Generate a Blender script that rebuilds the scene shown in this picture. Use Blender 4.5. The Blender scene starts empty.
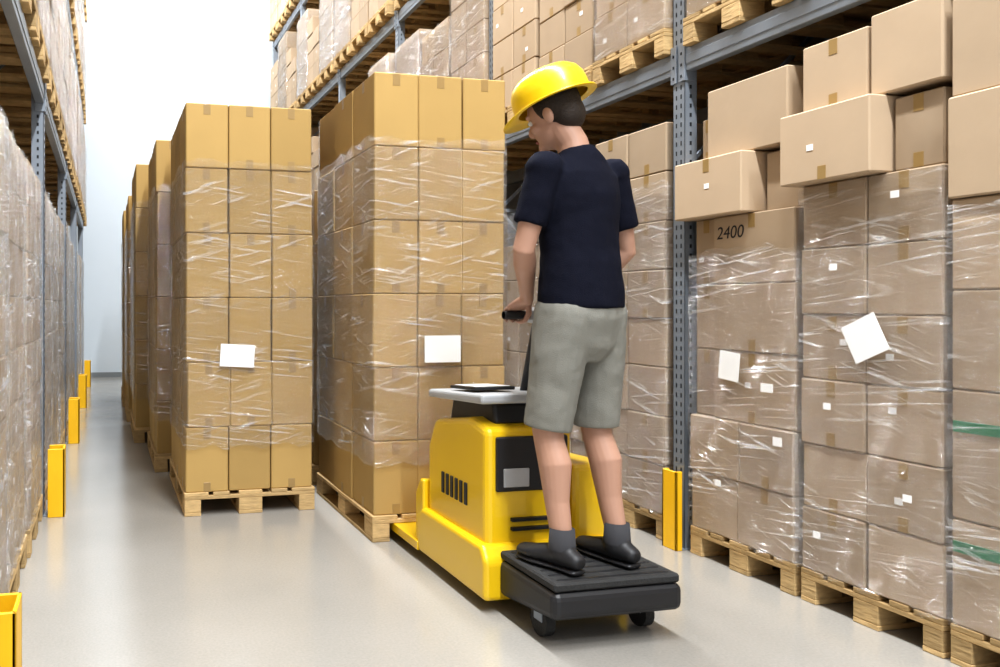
import bpy, math, random
import numpy as np
from mathutils import Vector, Matrix, Euler
S = bpy.context.scene
COL = S.collection

# ------------------------------------------------------------------ materials
def new_mat(name):
    m = bpy.data.materials.new(name); m.use_nodes = True
    nt = m.node_tree; nt.nodes.clear()
    return m, nt, nt.nodes, nt.links
def pbsdf(name, col, rough=0.5, metal=0.0, noise=0.0, nscale=5.0, bump=0.0, bscale=60.0, coat=0.0, spec=0.5):
    m, nt, N, L = new_mat(name)
    o = N.new('ShaderNodeOutputMaterial'); b = N.new('ShaderNodeBsdfPrincipled')
    L.new(b.outputs[0], o.inputs[0])
    b.inputs['Base Color'].default_value = (*col, 1); b.inputs['Roughness'].default_value = rough
    b.inputs['Metallic'].default_value = metal; b.inputs['Specular IOR Level'].default_value = spec
    if coat: b.inputs['Coat Weight'].default_value = coat
    tc = N.new('ShaderNodeTexCoord')
    if noise:
        n = N.new('ShaderNodeTexNoise'); n.inputs['Scale'].default_value = nscale; n.inputs['Detail'].default_value = 5
        L.new(tc.outputs['Object'], n.inputs['Vector'])
        mr = N.new('ShaderNodeMapRange'); mr.inputs[3].default_value = 1-noise; mr.inputs[4].default_value = 1+noise
        L.new(n.outputs[0], mr.inputs[0])
        mx = N.new('ShaderNodeVectorMath'); mx.operation = 'SCALE'; mx.inputs[0].default_value = col
        L.new(mr.outputs[0], mx.inputs['Scale']); L.new(mx.outputs[0], b.inputs['Base Color'])
    if bump:
        n2 = N.new('ShaderNodeTexNoise'); n2.inputs['Scale'].default_value = bscale
        L.new(tc.outputs['Object'], n2.inputs['Vector'])
        bp = N.new('ShaderNodeBump'); bp.inputs['Strength'].default_value = bump; bp.inputs['Distance'].default_value = 0.01
        L.new(n2.outputs[0], bp.inputs['Height']); L.new(bp.outputs[0], b.inputs['Normal'])
    return m
def tone_mat(name, col, rough, noise=0.08, stretch=(1,1,1), nscale=6, bump=0.1):
    m, nt, N, L = new_mat(name)
    o = N.new('ShaderNodeOutputMaterial'); b = N.new('ShaderNodeBsdfPrincipled')
    L.new(b.outputs[0], o.inputs[0]); b.inputs['Roughness'].default_value = rough
    b.inputs['Specular IOR Level'].default_value = 0.2
    at = N.new('ShaderNodeAttribute'); at.attribute_name = 'tone'
    tc = N.new('ShaderNodeTexCoord'); mp = N.new('ShaderNodeMapping'); mp.inputs['Scale'].default_value = stretch
    L.new(tc.outputs['Object'], mp.inputs[0])
    n = N.new('ShaderNodeTexNoise'); n.inputs['Scale'].default_value = nscale; n.inputs['Detail'].default_value = 6
    L.new(mp.outputs[0], n.inputs['Vector'])
    mr = N.new('ShaderNodeMapRange'); mr.inputs[3].default_value = 1-noise; mr.inputs[4].default_value = 1+noise
    L.new(n.outputs[0], mr.inputs[0])
    mu = N.new('ShaderNodeMath'); mu.operation = 'MULTIPLY'
    L.new(mr.outputs[0], mu.inputs[0]); L.new(at.outputs['Fac'], mu.inputs[1])
    sc = N.new('ShaderNodeVectorMath'); sc.operation = 'SCALE'; sc.inputs[0].default_value = col
    L.new(mu.outputs[0], sc.inputs['Scale']); L.new(sc.outputs[0], b.inputs['Base Color'])
    bp = N.new('ShaderNodeBump'); bp.inputs['Strength'].default_value = bump; bp.inputs['Distance'].default_value = 0.02
    L.new(n.outputs[0], bp.inputs['Height']); L.new(bp.outputs[0], b.inputs['Normal'])
    return m
def wrap_mat(name, haze0, glint, gloss, cov=0.0):
    m, nt, N, L = new_mat(name)
    o = N.new('ShaderNodeOutputMaterial')
    tc = N.new('ShaderNodeTexCoord'); sx = N.new('ShaderNodeSeparateXYZ'); L.new(tc.outputs['Object'], sx.inputs[0])
    oi = N.new('ShaderNodeObjectInfo')
    def math_(op, a, b=None):
        n = N.new('ShaderNodeMath'); n.operation = op
        for i, v in enumerate((a, b)):
            if v is None: continue
            if isinstance(v, (int, float)): n.inputs[i].default_value = v
            else: L.new(v, n.inputs[i])
        return n.outputs[0]
    s = math_('ADD', sx.outputs[0], sx.outputs[1])
    seed = math_('MULTIPLY', oi.outputs['Random'], 37.0)
    def streak(kz, ks, slope, off, sc=1.0, det=3):
        zz = math_('ADD', math_('MULTIPLY', sx.outputs[2], kz), math_('MULTIPLY', s, slope))
        cb = N.new('ShaderNodeCombineXYZ')
        L.new(math_('MULTIPLY', s, ks), cb.inputs[0]); L.new(zz, cb.inputs[1]); L.new(math_('ADD', seed, off), cb.inputs[2])
        n = N.new('ShaderNodeTexNoise'); n.inputs['Scale'].default_value = sc; n.inputs['Detail'].default_value = det
        n.inputs['Distortion'].default_value = 0.4
        L.new(cb.outputs[0], n.inputs['Vector']); return n.outputs[0]
    a = streak(62, 2.6, 8, 0.0, 1.0, 5)
    b2 = streak(30, 3.6, -8, 11.0, 1.0, 4)
    c3 = streak(80, 6.0, -30, 31.0, 1.0, 3)
    broad = streak(3.4, 1.6, 0.5, 23.0, 1.0, 1)
    def ramp(v, lo, hi):
        mr = N.new('ShaderNodeMapRange'); mr.inputs[1].default_value = lo; mr.inputs[2].default_value = hi
        L.new(v, mr.inputs[0]); return mr.outputs[0]
    st = math_('MAXIMUM', ramp(a, 0.57-cov, 0.70-cov), math_('MULTIPLY', ramp(b2, 0.59-cov, 0.72-cov), 0.85))
    st = math_('MAXIMUM', st, math_('MULTIPLY', ramp(c3, 0.62-cov, 0.74-cov), 0.5))
    st = math_('MULTIPLY', st, ramp(broad, 0.38-cov, 0.60-cov))
    haze = math_('ADD', math_('MULTIPLY', st, glint), haze0)  # even film haze plus white streaks that paint highlights along the folds
    tr = N.new('ShaderNodeBsdfTransparent'); tr.inputs[0].default_value = (0.98, 0.98, 0.98, 1)
    df = N.new('ShaderNodeBsdfDiffuse'); df.inputs[0].default_value = (0.88, 0.89, 0.91, 1)
    gl = N.new('ShaderNodeBsdfGlossy'); gl.inputs[0].default_value = (1, 1, 1, 1); gl.inputs['Roughness'].default_value = 0.13
    bp = N.new('ShaderNodeBump'); bp.inputs['Strength'].default_value = 1.0; bp.inputs['Distance'].default_value = 0.05
    L.new(math_('ADD', math_('ADD', a, b2), math_('MULTIPLY', c3, .4)), bp.inputs['Height']); L.new(bp.outputs[0], gl.inputs['Normal'])
    m1 = N.new('ShaderNodeMixShader'); L.new(haze, m1.inputs[0]); L.new(tr.outputs[0], m1.inputs[1]); L.new(df.outputs[0], m1.inputs[2])
    lw = N.new('ShaderNodeLayerWeight'); lw.inputs['Blend'].default_value = 0.2
    g = math_('ADD', math_('ADD', math_('MULTIPLY', lw.outputs['Fresnel'], 0.4), gloss), math_('MULTIPLY', st, 0.24))
    m2 = N.new('ShaderNodeMixShader'); L.new(g, m2.inputs[0]); L.new(m1.outputs[0], m2.inputs[1]); L.new(gl.outputs[0], m2.inputs[2])
    L.new(m2.outputs[0], o.inputs[0])
    return m

M_GOLD = tone_mat('cardboard_golden', (0.455, 0.305, 0.118), 0.72, 0.06, (1,1,1), 3.5, 0.15)
M_BRN = tone_mat('cardboard_brown', (0.45, 0.345, 0.24), 0.72, 0.08, (1,1,1), 3.5, 0.15)
M_TAPE = pbsdf('packing_tape', (0.34, 0.225, 0.09), 0.3)
M_WOOD = tone_mat('pallet_wood', (0.54, 0.38, 0.19), 0.8, 0.35, (3,3,14), 5, 0.3)
M_WRAP = wrap_mat('stretch_wrap_film', 0.012, 0.52, 0.07)
M_WRAP2 = wrap_mat('stretch_wrap_film_heavy', 0.07, 0.6, 0.12, .02)
M_PAPER = pbsdf('white_paper', (0.88, 0.88, 0.87), 0.6)
M_GREEN = pbsdf('green_tape', (0.03, 0.20, 0.09), 0.4)
M_DARK = pbsdf('dark_slot', (0.015, 0.017, 0.02), 0.7)
M_STEEL = pbsdf('rack_steel_blue_grey', (0.27, 0.305, 0.35), 0.38, 0.35, 0.12, 8)
M_GUARD = pbsdf('guard_yellow', (0.88, 0.50, 0.01), 0.42, 0, 0.08, 6)
M_TRUCK = pbsdf('truck_yellow_paint', (0.80, 0.52, 0.012), 0.28, 0, 0.04, 3, coat=0.4)
M_BLACK = pbsdf('black_plastic', (0.018, 0.018, 0.02), 0.45)
M_RUBBER = pbsdf('rubber', (0.03, 0.03, 0.03), 0.8, 0, 0.2, 30, 0.3, 90)
M_GREY = pbsdf('grey_plastic', (0.42, 0.43, 0.44), 0.4)
M_SKIN = pbsdf('skin', (0.48, 0.28, 0.20), 0.5, 0, 0.06, 12)
M_SHIRT = pbsdf('navy_tshirt', (0.008, 0.009, 0.018), 0.9, 0, 0.2, 8, 0.3, 300, 0, .15)
M_SHORT = pbsdf('khaki_grey_shorts', (0.24, 0.237, 0.21), 0.9, 0, 0.1, 10, 0.3, 300, 0, .2)
M_HAIR = pbsdf('dark_hair', (0.03, 0.02, 0.014), 0.6, 0, 0.4, 120, 0.6, 200)
M_HAT = pbsdf('hard_hat_yellow', (0.93, 0.62, 0.01), 0.3, coat=0.3)
M_SHOE = pbsdf('shoe_leather', (0.02, 0.02, 0.022), 0.5)
M_SOCK = pbsdf('sock', (0.05, 0.05, 0.055), 0.9)
M_LIP = pbsdf('lips', (0.42, 0.16, 0.13), 0.5)
M_EYE = pbsdf('eye', (0.7, 0.68, 0.65), 0.2)
M_IRIS = pbsdf('iris', (0.03, 0.02, 0.01), 0.2)
M_INK = pbsdf('marker_ink', (0.02, 0.02, 0.025), 0.6)
MATS = [M_GOLD, M_BRN, M_TAPE, M_WOOD, M_WRAP, M_PAPER, M_GREEN, M_WRAP2, M_DARK, M_STEEL, M_GUARD, M_TRUCK, M_BLACK, M_RUBBER, M_GREY]
GOLD, BRN, TAPE, WOOD, WRAP, PAPER, GREEN, WRAP2, DARK, STEEL, GUARD, TRUCK, BLACK, RUBBER, GREY = range(15)

# ------------------------------------------------------------------ mesh builder
SG = [(sx, sy, sz) for sx in (-1, 1) for sy in (-1, 1) for sz in (-1, 1)]
def _tmpl():
    idx = {s: i for i, s in enumerate(SG)}
    F = []
    for ax in range(3):
        o = [a for a in range(3) if a != ax]
        for sg in (-1, 1):
            q = []
            for (p, r) in ((-1, -1), (1, -1), (1, 1), (-1, 1)):
                s = [0, 0, 0]; s[ax] = sg; s[o[0]] = p; s[o[1]] = r
                q.append(idx[tuple(s)]*3+ax)
            F.append(q)
    for ax in range(3):
        o = [a for a in range(3) if a != ax]
        for p in (-1, 1):
            for r in (-1, 1):
                s0 = [0, 0, 0]; s0[ax] = -1; s0[o[0]] = p; s0[o[1]] = r
                s1 = list(s0); s1[ax] = 1
                a, b = idx[tuple(s0)], idx[tuple(s1)]
                F.append([a*3+o[0], b*3+o[0], b*3+o[1], a*3+o[1]])
    for i in range(8): F.append([i*3, i*3+1, i*3+2])
    v = tv(np.array([1., 1., 1.]), .1)
    out = []
    for f in F:
        p = v[f]; n = np.cross(p[1]-p[0], p[2]-p[0])
        out.append(f if np.dot(n, p.mean(0)) > 0 else f[::-1])
    return out
def tv(h, c):
    v = np.zeros((24, 3))
    for i, s in enumerate(SG):
        for ax in range(3):
            q = h-c; q = q.copy(); q[ax] = h[ax]
            v[i*3+ax] = np.array(s)*q
    return v
TF = _tmpl()
class MB:
    def __init__(s): s.v = []; s.f = []; s.m = []; s.t = []; s.n = 0
    def add(s, verts, faces, mat, tone=1.0):
        s.v.extend([tuple(map(float, p)) for p in verts])
        for f in faces: s.f.append([i+s.n for i in f]); s.m.append(mat); s.t.append(tone)
        s.n += len(verts)
    def box(s, lo, hi, mat, tone=1.0, c=0.003, rz=0.0, rx=0.0, ry=0.0):
        lo = np.array(lo, float); hi = np.array(hi, float); h = (hi-lo)/2; ce = (hi+lo)/2
        c = min(c, h.min()*0.45)
        v = tv(h, c)
        if rz or rx or ry:
            R = np.array(Euler((rx, ry, rz)).to_matrix()); v = v@R.T
        s.add(v+ce, TF, mat, tone)
    def cyl(s, p0, p1, r, mat, n=20, r1=None):
        p0 = Vector(p0); p1 = Vector(p1); r1 = r if r1 is None else r1
        d = (p1-p0).normalized(); a = d.orthogonal().normalized(); b = d.cross(a)
        vs = []
        for p, rr in ((p0, r), (p1, r1)):
            for k in range(n):
                t = 2*math.pi*k/n; vs.append(p+a*math.cos(t)*rr+b*math.sin(t)*rr)
        fs = [[k, (k+1) % n, n+(k+1) % n, n+k] for k in range(n)]
        fs.append(list(range(n))[::-1]); fs.append(list(range(n, 2*n)))
        s.add(vs, fs, mat)
    def prism(s, prof, x0, x1, mat):
        n = len(prof)
        vs = [(x0, y, z) for y, z in prof]+[(x1, y, z) for y, z in prof]
        fs = [[k, n+k, n+(k+1) % n, (k+1) % n] for k in range(n)]
        fs.append(list(range(n))); fs.append(list(range(n, 2*n))[::-1])
        s.add(vs, fs, mat)
    def mesh(s, name):
        me = bpy.data.meshes.new(name); me.from_pydata(s.v, [], s.f)
        used = sorted(set(s.m)); mp = {u: i for i, u in enumerate(used)}
        for u in used: me.materials.append(MATS[u])
        me.polygons.foreach_set('material_index', [mp[i] for i in s.m])
        at = me.attributes.new('tone', 'FLOAT', 'FACE'); at.data.foreach_set('value', s.t)
        me.update(); return me
    def obj(s, name, loc=(0, 0, 0), parent=None, rz=0.0):
        o = bpy.data.objects.new(name, s.mesh(name)); o.location = loc; o.rotation_euler[2] = rz
        COL.objects.link(o)
        if parent: o.parent = parent
        return o
def fixn(o):
    import bmesh
    bm = bmesh.new(); bm.from_mesh(o.data); bmesh.ops.recalc_face_normals(bm, faces=bm.faces); bm.to_mesh(o.data); bm.free()
def bevel(o, w, seg=3):
    b = o.modifiers.new('b', 'BEVEL'); b.width = w; b.segments = seg; b.limit_method = 'ANGLE'; b.angle_limit = math.radians(30)
def empty(name, loc=(0, 0, 0)):
    e = bpy.data.objects.new(name, None); e.location = loc; COL.objects.link(e); e.empty_display_size = .1; return e

# ------------------------------------------------------------------ pallets & stacks
def pallet(mb, x0, x1, y0, y1, rnd, long='y'):
    def T(): return rnd.uniform(0.72, 1.12)
    L = (y1-y0) if long == 'y' else (x1-x0); W = (x1-x0) if long == 'y' else (y1-y0)
    def bx(a0, a1, b0, b1, z0, z1, t):
        if long == 'y': mb.box((x0+a0, y0+b0, z0), (x0+a1, y0+b1, z1), WOOD, t, 0.003)
        else: mb.box((x0+b0, y0+a0, z0), (x0+b1, y0+a1, z1), WOOD, t, 0.003)
    bw = .1*W/.8; cw = .145*W/.8
    rows = [(0, bw), (W/2-cw/2, W/2+cw/2), (W-bw, W)]
    for a0, a1 in rows:
        bx(a0, a1, 0, L, 0, .022, T())
        for b0, b1 in ((0, .145), (L/2-.0725, L/2+.0725), (L-.145, L)): bx(a0+.001, a1-.001, b0, b1, .022, .1, T())
    for b0, b1 in ((0, .145), (L/2-.0725, L/2+.0725), (L-.145, L)): bx(0, W, b0, b1, .1, .122, T())
    for a0, a1 in ((0, cw), (W/2-cw*.5, W/2+cw*.5), (W-cw, W), (W*.215, W*.215+bw), (W*.785-bw, W*.785)): bx(a0, a1, 0, L, .122, .144, T())
def carton(mb, x0, x1, y0, y1, z0, z1, mat, rnd, tone=1.0, jit=.003, rot=0.004, tape='', g=.0028):
    jx, jy = rnd.uniform(-jit, jit), rnd.uniform(-jit, jit)*.5; rz = rnd.uniform(-rot, rot)
    t = tone*rnd.uniform(.88, 1.08)
    mb.box((x0+g+jx, y0+g+jy, z0), (x1-g+jx, y1-g+jy, z1-g), mat, t, .006, rz)
    cx, cy = (x0+x1)/2+jx, (y0+y1)/2+jy; h = z1-z0
    if 'y' in tape:
        w = .022
        if rnd.random() < .75: mb.box((cx-w, y0+g+jy-.0015, z1-g-.07), (cx+w, y0+g+jy+.004, z1-g-.004), TAPE, 1, .0005)
        if rnd.random() < .6: mb.box((cx-w, y0+g+jy-.0015, z0+.003), (cx+w, y0+g+jy+.004, z0+.06), TAPE, 1, .0005)
    if 'x' in tape:
        w = .02
        if rnd.random() < .7: mb.box((x0+g+jx-.0015, cy-w, z1-g-.07), (x0+g+jx+.004, cy+w, z1-g-.004), TAPE, 1, .0005)
        if rnd.random() < .5: mb.box((x0+g+jx-.0015, cy-w, z0+.003), (x0+g+jx+.004, cy+w, z0+.06), TAPE, 1, .0005)
        if mat == BRN and rnd.random() < .3:
            yy = cy+rnd.uniform(-.3, .3)*(y1-y0); zz = z0+h*rnd.uniform(.3, .7)
            mb.box((x0+g+jx-.0018, yy-.016, zz-.013), (x0+g+jx+.004, yy+.016, zz+.013), PAPER, 1, .0004)
def wrap(mb, x0, x1, y0, y1, z0, z1, rnd, mat=WRAP, off=.011, nz=16):
    ns = 10; r = .02
    x0 -= off; x1 += off; y0 -= off; y1 += off
    ring = []
    for (ax, ay, bx_, by) in ((x0+r, y0, x1-r, y0), (x1, y0+r, x1, y1-r), (x1-r, y1, x0+r, y1), (x0, y1-r, x0, y0+r)):
        nx, ny = (by-ay), -(bx_-ax); l = math.hypot(nx, ny); nx /= l; ny /= l
        for k in range(ns+1):
            t = k/ns; ring.append((ax+(bx_-ax)*t, ay+(by-ay)*t, nx, ny))
    n = len(ring); vs = []
    for j in range(nz+1):
        z = z0+(z1-z0)*j/nz
        for (x, y, nx, ny) in ring:
            d = rnd.uniform(-.005, .005); vs.append((x+nx*d, y+ny*d, z+(rnd.uniform(-.02, .02) if j in (0, nz) else 0)))
    fs = [[j*n+k, j*n+(k+1) % n, (j+1)*n+(k+1) % n, (j+1)*n+k] for j in range(nz) for k in range(n)]
    mb.add(vs, fs, mat)
def grid_stack(mb, x0, x1, y0, y1, zb, rows, rh, nx, ny, mat, rnd, tone=1.0, tape='y', skip=0.0, jit=.003):
    z = zb
    for r in range(rows):
        ox = rnd.uniform(-.004, .004); oy = rnd.uniform(-.004, .004)
        for i in range(nx):
            for j in range(ny):
                if 0 < i < nx-1 and 0 < j < ny-1 and r < rows-1: continue
                if r == rows-1 and rnd.random() < skip: continue
                tp = ''
                if j == 0 and 'y' in tape: tp += 'y'
                if i == 0 and 'x' in tape: tp += 'x'
                carton(mb, x0+ox+(x1-x0)*i/nx, x0+ox+(x1-x0)*(i+1)/nx, y0+oy+(y1-y0)*j/ny, y0+oy+(y1-y0)*(j+1)/ny, z, z+rh, mat, rnd, tone, jit, .005, tp)
        z += rh
    return z
PN = 'pallet_of_cardboard_boxes'

def aisle_stack(x, y, rows, rh, seed, label=None, w=.8, l=1.2):
    rnd = random.Random(seed); mb = MB(); pallet(mb, 0, w, 0, l, rnd)
    zt = grid_stack(mb, .01, w-.01, .01, l-.01, .144, rows, rh, 3, 3, GOLD, rnd, 1.0, 'yx', 0, .005)
    wrap(mb, .01, w-.01, .01, l-.01, .42, zt-.36, rnd, WRAP, .012)
    if label:
        lx, lz, lw, lh, rr = label
        mb.box((lx, -.0165, lz), (lx+lw, -.0145, lz+lh), PAPER, 1, .0003, 0, 0, rr)
    return mb.obj(PN, (x, y, 0))
aisle_stack(1.42, 4.18, 6, .4085, 1, (.30, .985, .215, .15, 0.0), .815)
aisle_stack(.465, 4.95, 6, .403, 2, (.22, .92, .215, .14, .06), .83)
aisle_stack(.365, 6.32, 6, .410, 3)
aisle_stack(.25, 7.72, 6, .418, 4)
aisle_stack(.22, 9.15, 6, .40, 5)
aisle_stack(.20, 10.6, 6, .40, 6)
aisle_stack(1.45, 5.62, 5, .40, 7)  # unseen stack added to darken the gap between the front stacks
aisle_stack(1.45, 7.1, 5, .40, 8)  # second unseen stack, added for occlusion behind that gap

def rack_variant(width, height, kind, seed, mat=BRN, wr=True, heavy=False):
    rnd = random.Random(seed); mb = MB()
    pallet(mb, 0, 1.08, 0, width, rnd, 'x')
    rh = rnd.choice([.24, .27, .30]) if kind < 2 else .4
    rows = max(2, int((height-.144)/rh)); ny = 2 if kind != 2 else 1
    if width > .75 and kind != 2: ny = 3 if kind == 0 else 2
    zt = grid_stack(mb, .01, 1.07, .008, width-.008, .144, rows, rh, 3, ny, mat, rnd, rnd.uniform(.92, 1.12), 'x', .15 if kind == 1 else 0, .005)
    if wr: wrap(mb, .01, 1.07, .008, width-.008, .15, zt-.02, rnd, WRAP2 if (kind == 2 or heavy) else WRAP)
    return mb.mesh(PN)
RW = .66
VR0 = [rack_variant(RW, h, k, s) for h, k, s in ((2.15, 0, 11), (2.05, 1, 12), (2.2, 0, 13), (1.95, 2, 14))]
VR1 = [rack_variant(RW, h, k, s, mt, w) for h, k, s, mt, w in ((1.5, 0, 21, BRN, 1), (1.4, 1, 22, BRN, 1), (1.48, 2, 23, BRN, 1), (1.35, 0, 24, BRN, 0), (1.5, 2, 25, BRN, 1), (1.3, 1, 26, BRN, 0))]
LWD = .82
VL0 = [rack_variant(LWD, h, k, s, BRN, True, True) for h, k, s in ((2.2, 0, 31), (2.1, 1, 32), (2.25, 2, 33))]
VL1 = [rack_variant(LWD, h, k, s) for h, k, s in ((1.5, 0, 41), (1.4, 1, 42), (1.48, 2, 43), (1.45, 0, 44))]
def place(me, x, y, z, rz=0.0):
    o = bpy.data.objects.new(PN, me); o.location = (x, y, z); o.rotation_euler[2] = rz; COL.objects.link(o); return o

RX = 3.0; LX = -.38
LEV = [0, 2.67, 4.42, 6.17]
R_UP = [1.55-2.15, 1.55, 3.7+.03, 5.88, 8.03, 10.18, 12.33, 14.48]
rnd = random.Random(99)
for bi in range(len(R_UP)-1):
    y0 = R_UP[bi]
    for li, lz in enumerate(LEV):
        if li == 3 and y0 < 8: continue
        for k in range(3):
            if li == 0 and (bi == 1 or (bi == 2 and k == 0)): continue
            yy = y0+.055+k*.69
            vs = VR0 if li == 0 else VR1
            place(rnd.choice(vs), RX+(.0 if li == 0 else (-.05 if bi < 4 else -.10))+rnd.uniform(0, .02), yy+rnd.uniform(0, .015), lz)
L_UP = [-.2, 2.5, 5.2, 7.9, 10.6, 13.3]
for bi in range(len(L_UP)):
    y0 = L_UP[bi]
    for li, lz in enumerate(LEV):
        for k in range(3):
            yy = y0+.06+k*.875
            if yy+LWD > 14.9: continue
            vs = VL0 if li == 0 else VL1
            place(rnd.choice(vs), LX+(.0 if li == 0 else .05)-rnd.uniform(0, .02), yy+LWD+rnd.uniform(0, .015), lz, math.pi)

def special(ystart, width, boxes, wraps, extra=None, seed=5):
    rnd = random.Random(seed); mb = MB(); pallet(mb, 0, 1.1, 0, width, rnd, 'x')
    for b in boxes:
        x0, x1, y0, y1, z0, z1 = b[:6]; o = b[6] if len(b) > 6 else {}
        carton(mb, x0, x1, y0, y1, z0, z1, BRN, rnd, o.get('t', 1.0), o.get('j', .007), o.get('r', .014), o.get('tape', 'x'))
    for w in wraps: wrap(mb, *w[:6], rnd, w[6] if len(w) > 6 else WRAP, .015)
    if extra: extra(mb)
    return mb.obj(PN, (RX, ystart, 0))
def exA(mb):
    mb.box((-.0225, .30, .935), (-.0205, .43, 1.075), PAPER, 1, .0003, 0, .10, 0)
    mb.box((-.0225, .10, .90), (-.0205, .17, .94), PAPER, 1, .0003)
    mb.box((-.0225, .05, .66), (-.0205, .10, .70), PAPER, 1, .0003)
    mb.box((-.0225, .42, .40), (-.0205, .46, .43), PAPER, 1, .0003)
D = 1.08
bA = []
for (z0, z1, sp) in ((.144, .445, (0, .34, .66)), (.445, .735, (0, .325, .66)), (.735, 1.08, (0, .50, .66)), (1.08, 1.41, (0, .50, .66)), (1.41, 1.75, (0, .50, .66))):
    for a, b in zip(sp[:-1], sp[1:]):
        xo = .03 if (b == .66 and a == .5) else 0
        od = {'j': 0, 'r': 0} if z0 == 1.41 else {}
        bA.append((xo, .36, a, b, z0, z1, od)); bA.append((.36, D, a, b, z0, z1, {'tape': ''}))
bA += [(-.07, .30, .235, .70, 1.75, 2.045, {'t': 1.15, 'j': 0, 'r': 0}), (.05, .45, .0, .225, 1.75, 2.03, {'t': 1.05}), (.46, D, .0, .66, 1.75, 2.04, {'tape': ''}),
       (.0, .38, .05, .55, 2.047, 2.40, {'t': 1.0, 'r': .03}), (.06, .4, .56, .655, 2.047, 2.28, {'t': .9, 'r': 0}), (.45, D, .05, .62, 2.047, 2.35, {'tape': ''})]
pa = special(2.985, .66, bA, [(0, D, 0, .66, .15, 1.58)], exA, 51)
def exB(mb):
    mb.box((-.0265, .21, 1.09), (-.0245, .37, 1.25), PAPER, 1, .0003, 0, -.45, 0)
    for y, z in ((.1, .55), (.45, .86), (.5, .30), (.15, 1.72), (.42, 1.45)): mb.box((-.0225, y, z), (-.0205, y+.035, z+.028), PAPER, 1, .0003)
bB = []
zz = [.144, .42, .70, .985, 1.265, 1.55, 1.83]
for i in range(6):
    sp = (0, .31, .62)
    for a, b in zip(sp[:-1], sp[1:]):
        bB.append((0, .4, a, b, zz[i], zz[i+1])); bB.append((.4, D, a, b, zz[i], zz[i+1], {'tape': ''}))
bB += [(-.08, .35, .22, .66, 1.83, 2.14, {'t': 1.12, 'r': 0, 'j': 0}), (.03, .4, .01, .21, 1.83, 2.12, {'t': .95, 'r': 0}), (.42, D, 0, .62, 1.83, 2.14, {'tape': ''}),
       (.0, .5, .30, .615, 2.142, 2.44, {'t': 1.05}), (.0, .5, .0, .292, 2.142, 2.47, {'t': 1.12})]
special(2.335, .62, bB, [(0, D, 0, .62, .15, 1.82)], exB, 52)
def exC(mb):
    for z0, z1 in ((.845, .885), (.41, .45)): mb.box((-.003, .012, z0), (.004, .608, z1), GREEN, 1, .0004)
bC = []
zc = [.144, .53, 1.0, 1.36, 1.69, 2.06, 2.42]
for i in range(6):
    bC.append((-.02 if i == 4 else 0, .5, 0, .62, zc[i], zc[i+1], {'t': 1.1 if i > 2 else .95, 'r': 0, 'j': 0})); bC.append((.5, D, 0, .62, zc[i], zc[i+1], {'tape': ''}))
special(1.69, .62, bC, [(0, D, 0, .62, .15, 1.66)], exC, 53)
def exD(mb): mb.box((-.0225, .33, 1.0), (-.0205, .45, 1.15), PAPER, 1, .0003)
bD = []
for i in range(8):
    for a, b in ((0, .335), (.335, .66)):
        bD.append((0, .4, a, b, .144+.272*i, .144+.272*(i+1))); bD.append((.4, D, a, b, .144+.272*i, .144+.272*(i+1), {'tape': ''}))
special(3.835, .66, bD, [(0, D, 0, .66, .15, 2.0)], exD, 54)
cu = bpy.data.curves.new('handwriting', 'FONT'); cu.body = '2400'; cu.size = .088; cu.extrude = .0004; cu.shear = .15
to = bpy.data.objects.new('handwritten_number', cu); COL.objects.link(to)
to.rotation_euler = (math.pi/2, 0, -math.pi/2); to.parent = pa; to.location = (.0015, .475, 1.635)
cu.materials.append(M_INK)

# ------------------------------------------------------------------ racks
def rack(name, X, sgn, ups):
    mb = MB()
    def B(xa, xb, ya, yb, za, zb, m=STEEL, c=.003, **k):
        a, b = sorted((xa*sgn, xb*sgn)); mb.box((a, ya, za), (b, yb, zb), m, 1, c, **k)
    H = 8.0
    for u in ups:
        for xf in (0.0, 1.0):
            B(xf, xf+.004, u-.045, u+.045, 0, H)
            B(xf, xf+.075, u-.045, u-.041, 0, H); B(xf, xf+.075, u+.041, u+.045, 0, H)
            B(xf-.02, xf+.10, u-.05, u+.05, 0, .008)
        if u < 9.5:
            for k in range(int(H/.05)-2):
                z = .06+k*.05
                for dy in (-.022, .014): B(-.001, .001, u+dy, u+dy+.009, z, z+.024, DARK, .0002)
                B(.03, .042, u-.0465, u-.0445, z, z+.02, DARK, .0002)
        for z in np.arange(.25, H-.3, .9):
            B(.075, 1.0, u-.015, u+.015, z, z+.03)
        for i, z in enumerate(np.arange(.25, H-1.2, .9)):
            ang = math.atan2(.87, .925); l = math.hypot(.87, .925)
            cx = .5375; cz = z+.465
            a = (cx*sgn-l/2, u-.01, cz-.012); b = (cx*sgn+l/2, u+.01, cz+.012)
            mb.box(a, b, STEEL, 1, .002, 0, 0, ang*(1 if i % 2 else -1))
    allu = list(ups)
    for a, b in zip(allu[:-1], allu[1:]):
        for z in LEV[1:]:
            for xf in (0.0, 1.02):
                B(xf, xf+.05, a+.05, b-.05, z-.12, z-.0)
                B(xf-.004, xf+.004, a+.055, b-.055, z-.085, z-.035, STEEL, .002)
                for e, s2 in ((a, 1), (b, -1)):
                    ya, yb = sorted((e+s2*.047, e+s2*.053)); B(xf-.006, xf+.056, ya, yb, z-.17, z+.03)
                    ya, yb = sorted((e+s2*.01, e+s2*.053)); B(xf-.010, xf-.004, ya, yb, z-.17, z+.03)
                    for q in range(3):
                        ya, yb = sorted((e+s2*.024, e+s2*.036)); B(xf-.0115, xf-.0095, ya, yb, z-.15+q*.06, z-.135+q*.06, DARK, .0002)
    return mb.obj(name, (X, 0, 0))
rack('pallet_rack', RX, 1, R_UP)
rack('pallet_rack', LX, -1, L_UP)
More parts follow.
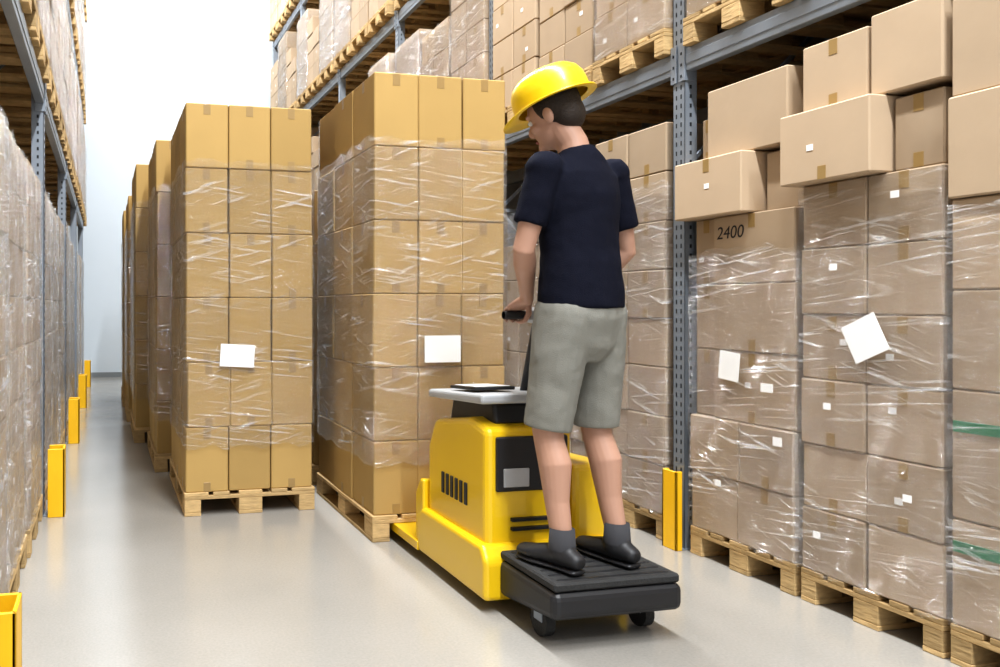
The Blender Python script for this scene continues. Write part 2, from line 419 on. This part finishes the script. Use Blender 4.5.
def guard(x, y, sgn, W2, dep):      # x = aisle side face, legs run toward the post
    mb = MB(); t = .012
    a, b = sorted((0, sgn*t)); mb.box((a, -W2, 0), (b, W2, .42), GUARD, 1, .004)
    for yy in (-W2, W2-t):
        a, b = sorted((0, sgn*dep)); mb.box((a, yy, 0), (b, yy+t, .42), GUARD, 1, .003)
    a, b = sorted((sgn*t, sgn*dep)); mb.box((a, -W2+t, 0), (b, W2-t, .008), GUARD, 1, .002)
    for yy in (-.025, .025): mb.cyl((sgn*dep*.55, yy, .008), (sgn*dep*.55, yy, .02), .008, STEEL, 8)
    mb.obj('rack_post_guard', (x, y, 0))
for u in R_UP[1:]: guard(RX-.062, u, 1, .055, .04)
for u in L_UP[1:]: guard(LX+.125, u, -1, .085, .10)

# ------------------------------------------------------------------ room shell
def slab(name, lo, hi, mat):
    mb = MB(); mb.box(lo, hi, GREY, 1, .0005); o = mb.obj(name); o.data.materials.clear(); o.data.materials.append(mat)
    o.data.polygons.foreach_set('material_index', [0]*len(o.data.polygons)); return o
m, nt, N, L = new_mat('polished_concrete_floor')
o_ = N.new('ShaderNodeOutputMaterial'); b = N.new('ShaderNodeBsdfPrincipled'); L.new(b.outputs[0], o_.inputs[0])
tc = N.new('ShaderNodeTexCoord'); n1 = N.new('ShaderNodeTexNoise'); n1.inputs['Scale'].default_value = .9; n1.inputs['Detail'].default_value = 8
L.new(tc.outputs['Object'], n1.inputs['Vector'])
cr = N.new('ShaderNodeValToRGB'); cr.color_ramp.elements[0].position = .3; cr.color_ramp.elements[1].position = .7
cr.color_ramp.elements[0].color = (.325, .307, .275, 1); cr.color_ramp.elements[1].color = (.38, .36, .327, 1)
L.new(n1.outputs[0], cr.inputs[0])
n2 = N.new('ShaderNodeTexNoise'); n2.inputs['Scale'].default_value = 90; n2.inputs['Detail'].default_value = 3
L.new(tc.outputs['Object'], n2.inputs['Vector'])
mx = N.new('ShaderNodeMix'); mx.data_type = 'RGBA'; mx.blend_type = 'MULTIPLY'; mx.inputs[0].default_value = .25
L.new(cr.outputs[0], mx.inputs[6]); L.new(n2.outputs[0], mx.inputs[7]); L.new(mx.outputs[2], b.inputs['Base Color'])
n3 = N.new('ShaderNodeTexNoise'); n3.inputs['Scale'].default_value = 2.2; n3.inputs['Detail'].default_value = 6; L.new(tc.outputs['Object'], n3.inputs['Vector'])
mr = N.new('ShaderNodeMapRange'); mr.inputs[3].default_value = .10; mr.inputs[4].default_value = .24; L.new(n3.outputs[0], mr.inputs[0]); L.new(mr.outputs[0], b.inputs['Roughness'])
b.inputs['Specular IOR Level'].default_value = .75
bp = N.new('ShaderNodeBump'); bp.inputs['Strength'].default_value = .05; bp.inputs['Distance'].default_value = .01; L.new(n2.outputs[0], bp.inputs['Height']); L.new(bp.outputs[0], b.inputs['Normal'])
M_FLOOR = m
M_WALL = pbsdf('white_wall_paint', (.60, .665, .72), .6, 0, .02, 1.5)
M_WALLS = pbsdf('side_wall_shade_grey', (.35, .36, .38), .7, 0, .03, 1.5)  # grey paints in the darkness behind the racks
M_CEIL = pbsdf('ceiling_paint', (.70, .72, .74), .8)
M_BASE = pbsdf('grey_baseboard', (.22, .24, .25), .5)
WY = 15.0; ZC = 8.7
slab('floor', (-1.9, -6, -.1), (4.5, WY, 0), M_FLOOR)
slab('wall_far', (-1.9, WY, -.1), (4.5, WY+.2, ZC), M_WALL)
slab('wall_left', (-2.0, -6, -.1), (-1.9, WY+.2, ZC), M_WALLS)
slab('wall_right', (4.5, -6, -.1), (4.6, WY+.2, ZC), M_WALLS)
slab('ceiling', (-2.0, -6, ZC), (4.6, WY+.2, ZC+.1), M_CEIL)
slab('baseboard_far', (-1.9, WY-.02, 0), (4.5, WY, .09), M_BASE)

em = bpy.data.materials.new('lamp_diffuser'); em.use_nodes = True
e = em.node_tree.nodes['Principled BSDF']; e.inputs['Emission Color'].default_value = (.93, .97, 1, 1); e.inputs['Emission Strength'].default_value = 6
MATS.append(em)
for i, y in enumerate((-4.2, -1.6, 1.0, 3.6, 6.2, 8.8, 11.4, 13.6)):
    mb = MB(); mb.box((-.16, -.8, 0.012), (.16, .8, .10), GREY, 1, .01); mb.box((-.13, -.77, 0), (.13, .77, .014), 15, 1, .002)
    for yy in (-.6, .6): mb.cyl((0, yy, .10), (0, yy, .44), .006, STEEL, 8)
    o = mb.obj('ceiling_lamp', (1.3, y, ZC-.44))
    ld = bpy.data.lights.new('lamp_light', 'AREA'); ld.shape = 'RECTANGLE'; ld.size = .3; ld.size_y = 1.6
    ld.energy = 420 if y < 2 else (250 if y < 9 else 185); ld.color = (.945, .972, 1.0)  # unseen lamps near the camera added stronger to brighten the stack fronts
    lo = bpy.data.objects.new('lamp_light', ld); COL.objects.link(lo); lo.parent = o; lo.location = (0, 0, -.01)
w = bpy.data.worlds.new('w'); S.world = w; w.use_nodes = True
w.node_tree.nodes['Background'].inputs[0].default_value = (.92, .955, 1, 1); w.node_tree.nodes['Background'].inputs[1].default_value = 1.2

# ------------------------------------------------------------------ pallet truck
T = empty('pallet_truck', (1.9, 3.4, 0))
TO = Vector((1.9, 3.4, 0))
def part(mb, name, bv=0, fix=True):
    o = mb.obj(name, (-TO.x, -TO.y, 0), T)
    if fix: fixn(o)
    if bv: bevel(o, bv)
    for p in o.data.polygons: p.use_smooth = False
    return o
mb = MB(); mb.prism([(3.16, .10), (3.80, .10), (3.80, .60), (3.72, .74), (3.34, .80), (3.16, .77)], 1.585, 2.0, TRUCK); part(mb, 'motor_hood', .03)
mb = MB(); mb.prism([(3.16, .10), (3.78, .10), (3.78, .50), (3.70, .58), (3.16, .60)], 2.003, 2.22, TRUCK); part(mb, 'battery_cover', .03)
mb = MB(); mb.prism([(3.10, .05), (3.86, .05), (3.86, .24), (3.80, .28), (3.14, .28), (3.10, .22)], 1.55, 2.24, TRUCK); part(mb, 'chassis_skirt', .02)
mb = MB(); mb.box((1.63, 3.145, .50), (1.97, 3.17, .735), BLACK, 1, .008); mb.box((1.66, 3.138, .52), (1.78, 3.15, .60), GREY, 1, .004)
mb.box((1.70, 3.14, .33), (1.93, 3.162, .345), BLACK, 1, .002); mb.box((1.70, 3.14, .37), (1.93, 3.162, .385), BLACK, 1, .002)
for k in range(6): mb.box((1.578, 3.34+k*.05, .40), (1.59, 3.365+k*.05, .50), BLACK, 1, .002)
part(mb, 'compartment_and_vents')
mb = MB(); mb.prism([(3.22, .78), (3.70, .73), (3.66, .86), (3.24, .87)], 1.66, 1.98, BLACK); part(mb, 'console_neck', .015)
mb = MB(); mb.prism([(3.17, .875), (3.76, .845), (3.76, .885), (3.17, .92)], 1.57, 2.06, GREY); part(mb, 'console_tray', .015)
mb = MB(); mb.box((1.60, 3.30, .915), (1.80, 3.56, .93), BLACK, 1, .004, 0, -.055); mb.box((1.615, 3.32, .929), (1.785, 3.54, .933), PAPER, 1, .001, 0, -.055); part(mb, 'clipboard')
HZ = 1.26
mb = MB(); mb.cyl((1.90, 3.40, .88), (1.88, 3.235, HZ-.01), .024, BLACK); mb.cyl((1.70, 3.22, HZ), (2.04, 3.22, HZ), .014, BLACK)
mb.cyl((1.70, 3.22, HZ), (1.81, 3.22, HZ), .018, RUBBER); mb.cyl((1.93, 3.22, HZ), (2.04, 3.22, HZ), .018, RUBBER); mb.box((1.825, 3.19, HZ-.035), (1.925, 3.27, HZ+.035), GREY, 1, .015)
o = part(mb, 'steering_handle')
mb = MB()
for x0 in (1.545, 1.915):
    mb.prism([(3.84, .052), (5.20, .052), (5.30, .06), (5.30, .068), (5.20, .098), (3.84, .098)], x0, x0+.18, TRUCK)
part(mb, 'forks', .006)
mb = MB(); mb.prism([(3.80, .05), (3.90, .05), (3.90, .34), (3.84, .42), (3.80, .42)], 1.56, 2.09, TRUCK); part(mb, 'fork_carriage', .01)
mb = MB(); mb.prism([(2.68, .12), (3.12, .07), (3.12, .225), (2.68, .225)], 1.62, 2.18, BLACK); part(mb, 'platform_frame', .03)  # frame coloured black to paint in the dark shadow there
mb = MB(); mb.box((1.63, 2.69, .226), (2.17, 3.12, .26), RUBBER, 1, .008)
for k in range(7): mb.box((1.66, 2.72+k*.058, .2585), (2.14, 2.733+k*.058, .262), BLACK, 1, .001)
part(mb, 'platform_mat')
mb = MB()
mb.cyl((1.86, 3.45, .11), (1.94, 3.45, .11), .11, RUBBER, 28)
for x in (1.66, 2.10): mb.cyl((x, 2.86, .06), (x+.04, 2.86, .06), .06, RUBBER, 20); mb.box((x-.005, 2.83, .06), (x+.045, 2.89, .13), STEEL, 1, .003)
for x in (1.59, 1.96):
    for y in (5.04, 5.12): mb.cyl((x, y, .034), (x+.09, y, .034), .034, RUBBER, 16)
part(mb, 'wheels')

# ------------------------------------------------------------------ worker
WZ = .262
W = empty('warehouse_worker', (1.86, 2.88, WZ)); SCL = 1.10
W.rotation_euler[2] = math.radians(15); W.scale = (SCL,)*3
class BB(MB):
    def loft(s, secs, n=18, up=None, cap0=True, cap1=True):
        P = [Vector(c[0]) for c in secs]; rings = []
        side0 = Vector(up) if up else Vector((1, 0, 0))
        for i, (p, ra, rb) in enumerate(secs):
            t = (P[min(i+1, len(P)-1)]-P[max(i-1, 0)]).normalized()
            a = (side0-t*side0.dot(t)).normalized(); b_ = t.cross(a)
            rings.append((P[i], a, b_, ra, rb, t))
        full = []
        def rr(c, a, b_, ra, rb): return [c+a*math.cos(2*math.pi*k/n)*ra+b_*math.sin(2*math.pi*k/n)*rb for k in range(n)]
        r0 = rings[0]; r1 = rings[-1]
        if cap0:
            for q in (.25, .7, .95):
                k = math.sqrt(1-(1-q)**2); full.append(rr(r0[0]-r0[5]*min(r0[3], r0[4])*(1-q), r0[1], r0[2], r0[3]*k, r0[4]*k))
        for r in rings: full.append(rr(r[0], r[1], r[2], r[3], r[4]))
        if cap1:
            for q in (.95, .7, .25):
                k = math.sqrt(1-(1-q)**2); full.append(rr(r1[0]+r1[5]*min(r1[3], r1[4])*(1-q), r1[1], r1[2], r1[3]*k, r1[4]*k))
        vs = [v for r in full for v in r]; m_ = len(full)
        fs = [[j*n+k, j*n+(k+1) % n, (j+1)*n+(k+1) % n, (j+1)*n+k] for j in range(m_-1) for k in range(n)]
        fs.append(list(range(n))[::-1]); fs.append([(m_-1)*n+k for k in range(n)])
        s.add(vs, fs, 0)
    def ell(s, c, r, M=None, n=16):
        vs = []; c = Vector(c)
        for j in range(1, n):
            ph = math.pi*j/n
            for k in range(2*n):
                th = math.pi*k/n; v = Vector((r[0]*math.sin(ph)*math.cos(th), r[1]*math.sin(ph)*math.sin(th), r[2]*math.cos(ph)))+c
                vs.append(M@v if M else v)
        t = Vector((0, 0, r[2]))+c; b_ = c-Vector((0, 0, r[2])); vs += [M@t if M else t, M@b_ if M else b_]
        q = 2*n; fs = [[j*q+k, (j+1)*q+k, (j+1)*q+(k+1) % q, j*q+(k+1) % q] for j in range(n-2) for k in range(q)]
        a = len(vs)-2
        fs += [[a, k, (k+1) % q] for k in range(q)]+[[a+1, (n-2)*q+(k+1) % q, (n-2)*q+k] for k in range(q)]
        s.add(vs, fs, 0)
    def body(s, name, mat, vox=None, smooth=4, disp=0):
        me = bpy.data.meshes.new(name); me.from_pydata(s.v, [], s.f); me.materials.append(mat)
        o = bpy.data.objects.new(name, me); COL.objects.link(o); o.parent = W
        fixn(o)
        for p in me.polygons: p.use_smooth = True
        if vox:
            r = o.modifiers.new('r', 'REMESH'); r.mode = 'VOXEL'; r.voxel_size = vox; r.use_smooth_shade = True
            sm = o.modifiers.new('s', 'SMOOTH'); sm.iterations = smooth; sm.factor = .5
        if disp:
            tx = bpy.data.textures.new('folds', 'CLOUDS'); tx.noise_scale = .11; tx.noise_depth = 2
            d = o.modifiers.new('d', 'DISPLACE'); d.texture = tx; d.strength = disp; d.mid_level = .5
        return o
HM = Matrix.Translation((-.01, .045, 1.53))@Euler((math.radians(-20), math.radians(-6), math.radians(18))).to_matrix().to_4x4()@Matrix.Translation((0, 0, -1.53))
bd = BB()
bd.loft([((0, 0, .90), .150, .115), ((0, 0, .98), .155, .12), ((0, .005, 1.10), .132, .102), ((0, .015, 1.22), .140, .108), ((0, .02, 1.34), .160, .116), ((0, .02, 1.42), .160, .100), ((0, .018, 1.465), .11, .075), ((0, .02, 1.495), .065, .060)], cap1=False)
bd.loft([((0, .015, 1.45), .062, .062), ((-.004, .035, 1.54), .056, .058), (tuple(HM@Vector((0, .0, 1.62))), .056, .06)], up=(1, 0, 0))
bd.ell((0, .0, 1.695), (.076, .097, .100), HM); bd.ell((0, .035, 1.63), (.058, .066, .085), HM); bd.ell((0, .085, 1.575), (.026, .022, .022), HM)
bd.ell((0, .104, 1.645), (.013, .022, .022), HM); bd.ell((0, .098, 1.672), (.010, .012, .03), HM)
bd.ell((0, .085, 1.70), (.05, .02, .012), HM)
for s_ in (-1, 1):
    bd.ell((s_*.079, -.005, 1.655), (.010, .020, .033), HM); bd.ell((s_*.045, .070, 1.64), (.022, .02, .02), HM)
LEG = {}
md = lambda p, q, t: tuple(p[i]+(q[i]-p[i])*t for i in range(3))
for s_, kx, ky, ax, ay in ((-1, -.115, .05, -.115, -.02), (1, .11, .03, .12, -.06)):
    h = (s_*.085, 0, .92); k = (kx, ky, .50); a = (ax, ay, .10); LEG[s_] = (h, k, a)
    bd.loft([(h, .090, .098), (md(h, k, .35), .082, .088), (md(h, k, .75), .062, .068), (k, .053, .060), (md(k, a, .12), .051, .056), ((md(k, a, .32)[0], md(k, a, .32)[1]-.014, md(k, a, .32)[2]), .055, .062), (md(k, a, .65), .041, .046), (a, .034, .040), ((a[0], a[1]+.01, .05), .036, .045)])
ARM = {-1: ((-.172, .01, 1.435), (-.225, .055, 1.15), (-.105, .245, .975)),
       1: ((.172, .01, 1.435), (.265, .02, 1.155), (.235, .205, .975))}
bdv = Vector((math.cos(math.radians(-15)), math.sin(math.radians(-15)), 0)); fw = Vector((-bdv.y, bdv.x, 0)); upv = Vector((0, 0, 1))
def w2l(p):
    d = Vector(p)-Vector((1.86, 2.88, WZ)); c, s2 = math.cos(math.radians(-15)), math.sin(math.radians(-15))
    return Vector((d.x*c-d.y*s2, d.x*s2+d.y*c, d.z))/SCL
for s_ in (-1, 1):
    sh, el, wr = ARM[s_]
    g = w2l((1.755 if s_ < 0 else 1.985, 3.22, HZ))
    wr = tuple(g-fw*.085+upv*.065+bdv*(-.005*s_))
    bd.ell(sh, (.060, .058, .056))
    bd.loft([(sh, .052, .055), (md(sh, el, .35), .050, .052), (md(sh, el, .8), .039, .042), (el, .038, .040), (md(el, wr, .25), .042, .042), (md(el, wr, .7), .030, .033), (wr, .023, .029)])
    kn = g-fw*.012+upv*.034
    bd.loft([(wr, .024, .026), ((Vector(wr)+kn)/2, .038, .018), (kn, .042, .014)], up=tuple(bdv))
    R = .0165+.009
    for fi, off in enumerate((-.032, -.011, .010, .031)):
        o_f = off*(-s_)
        ln = (.96, 1.08, 1.0, .82)[fi]
        pts = []
        for q, ang in enumerate((115, 75, 25, -30, -80)):
            a_ = math.radians(115-(115-ang)*ln); r_ = R+(.004 if q == 0 else 0)
            pts.append((tuple(g+bdv*o_f*1.0+fw*math.cos(a_)*r_+upv*math.sin(a_)*r_), .0095-.0006*q, .0095-.0006*q))
        bd.loft(pts, n=10, up=tuple(bdv))
    tb = Vector(wr)*.45+kn*.55-bdv*s_*.034
    th = [(tuple(tb), .013, .013), (tuple(g-fw*.036+upv*.004-bdv*s_*.040), .0125, .0115), (tuple(g-fw*.018-upv*.022-bdv*s_*.034), .0105, .0105), (tuple(g+fw*.004-upv*.030-bdv*s_*.024), .009, .009)]
    bd.loft(th, n=10, up=tuple(bdv)); ARM[s_] = (sh, el, wr)
bd.body('body_skin', M_SKIN, .0048, 3)
sh_ = BB()
sh_.loft([((0, -.002, .93), .172, .135), ((0, 0, .98), .172, .135), ((0, 0, 1.06), .164, .129), ((0, .005, 1.14), .154, .122), ((0, .013, 1.24), .158, .126), ((0, .02, 1.34), .174, .130), ((0, .02, 1.42), .174, .116), ((0, .018, 1.465), .130, .092), ((0, .018, 1.495), .090, .078), ((0, .022, 1.515), .068, .068)], n=28, cap0=False, cap1=False)
for s_ in (-1, 1):
    sh, el, wr = ARM[s_]
    sh_.ell(sh, (.066, .066, .062)); sh_.loft([(md(sh, el, -.02), .063, .064), (md(sh, el, .3), .061, .063), (md(sh, el, .70), .060, .061)], cap1=False)
sh_.body('tshirt', M_SHIRT, .007, 6, .014)
so = BB()
so.loft([((0, 0, .83), .145, .115), ((0, 0, .90), .168, .132), ((0, 0, .98), .166, .128), ((0, 0, 1.045), .150, .118)])
for s_ in (-1, 1):
    h, k, a = LEG[s_]
    so.loft([(h, .094, .114), (md(h, k, .3), .094, .106), (md(h, k, .7), .085, .095), (md(h, k, 1.0), .084, .090)], cap1=False)
so.body('shorts', M_SHORT, .007, 3, .014)
shoe = BB(); sock = BB(); sole = BB()
for s_ in (-1, 1):
    h, k, a = LEG[s_]; ax, ay = a[0], a[1]
    sock.loft([((ax, ay, .08), .046, .050), ((ax, ay, .15), .042, .045)], cap1=False)
    shoe.loft([((ax, ay-.065, .048), .034, .030), ((ax, ay-.02, .058), .040, .046), ((ax+s_*.004, ay+.05, .050), .042, .036), ((ax+s_*.012, ay+.12, .040), .047, .027), ((ax+s_*.014, ay+.17, .036), .040, .022)], up=(1, 0, 0))
    shoe.loft([((ax, ay, .06), .046, .052), ((ax, ay, .10), .043, .048)], cap1=False)
    sole.loft([((ax, ay-.075, .012), .036, .010), ((ax, ay, .012), .040, .010), ((ax+s_*.010, ay+.10, .012), .050, .010), ((ax+s_*.014, ay+.18, .012), .040, .010)], up=(1, 0, 0))
sock.body('socks', M_SOCK); shoe.body('shoes', M_SHOE, .006, 3); sole.body('shoe_soles', M_BLACK, .005, 2)
hr = BB(); hr.ell((0, -.012, 1.70), (.083, .095, .098), HM); hr.ell((0, -.045, 1.65), (.070, .060, .07), HM); hr.body('hair', M_HAIR, .006, 3)
ey = BB(); ir = BB(); lp = BB()
for s_ in (-1, 1): ey.ell((s_*.031, .086, 1.675), (.013, .012, .010), HM); ir.ell((s_*.031, .0955, 1.675), (.006, .004, .006), HM)
lp.ell((0, .098, 1.602), (.024, .008, .007), HM)
ey.body('eyes', M_EYE); ir.body('irises', M_IRIS); lp.body('mouth', M_LIP)
hh = BB(); n = 40
HH = HM@Matrix.Translation((0, -.005, 1.715))@Euler((math.radians(2), 0, 0)).to_matrix().to_4x4()
prof = [(1.0, 0.0), (1.0, .25), (.965, .5), (.87, .72), (.70, .88), (.45, .97), (.2, 1.0), (.0001, 1.005)]
rows_ = []
for (r, z) in prof:
    rows_.append([HH@Vector((.122*r*math.cos(2*math.pi*k/n), .146*r*math.sin(2*math.pi*k/n), .128*z)) for k in range(n)])
brim = []
for (e0, zz_) in ((.0, -.002), (.02, -.006), (.021, -.011), (-.012, -.006)):
    brim.append([HH@Vector(((.122+e0)*math.cos(2*math.pi*k/n), (.146+e0+max(0, math.sin(2*math.pi*k/n))**2*(.045 if e0 > .01 else 0))*math.sin(2*math.pi*k/n), zz_-max(0, math.sin(2*math.pi*k/n))**2*(.012 if e0 > .01 else 0))) for k in range(n)])
allr = brim[::-1]+rows_
vs = [v for r in allr for v in r]; fs = [[j*n+k, j*n+(k+1) % n, (j+1)*n+(k+1) % n, (j+1)*n+k] for j in range(len(allr)-1) for k in range(n)]
hh.add(vs, fs, 0)
for xo in (-.035, 0, .035):
    pts = []
    for q in range(9):
        t = math.radians(25+130*q/8); pts.append((tuple(HH@Vector((xo, .141*math.cos(t)*(1-abs(xo)*1.2), .129*math.sin(t)**.8*(1-abs(xo)*.6)))), .009, .005))
    hh.loft(pts, n=8, up=tuple(HM.to_3x3()@Vector((1, 0, 0))))
hh.body('hard_hat', M_HAT)

# ------------------------------------------------------------------ camera
cd = bpy.data.cameras.new('cam'); cd.sensor_width = 36; cd.lens = 28.8; cd.shift_x = .21; cd.shift_y = -.0275
co = bpy.data.objects.new('cam', cd); COL.objects.link(co)
co.location = (0, 0, 1.3); co.rotation_euler = (math.pi/2, 0, -math.atan(183/800)); S.camera = co
S.view_settings.view_transform = 'Standard'; S.view_settings.exposure = -0.02
try: S.view_settings.look = 'Medium High Contrast'
except Exception: pass
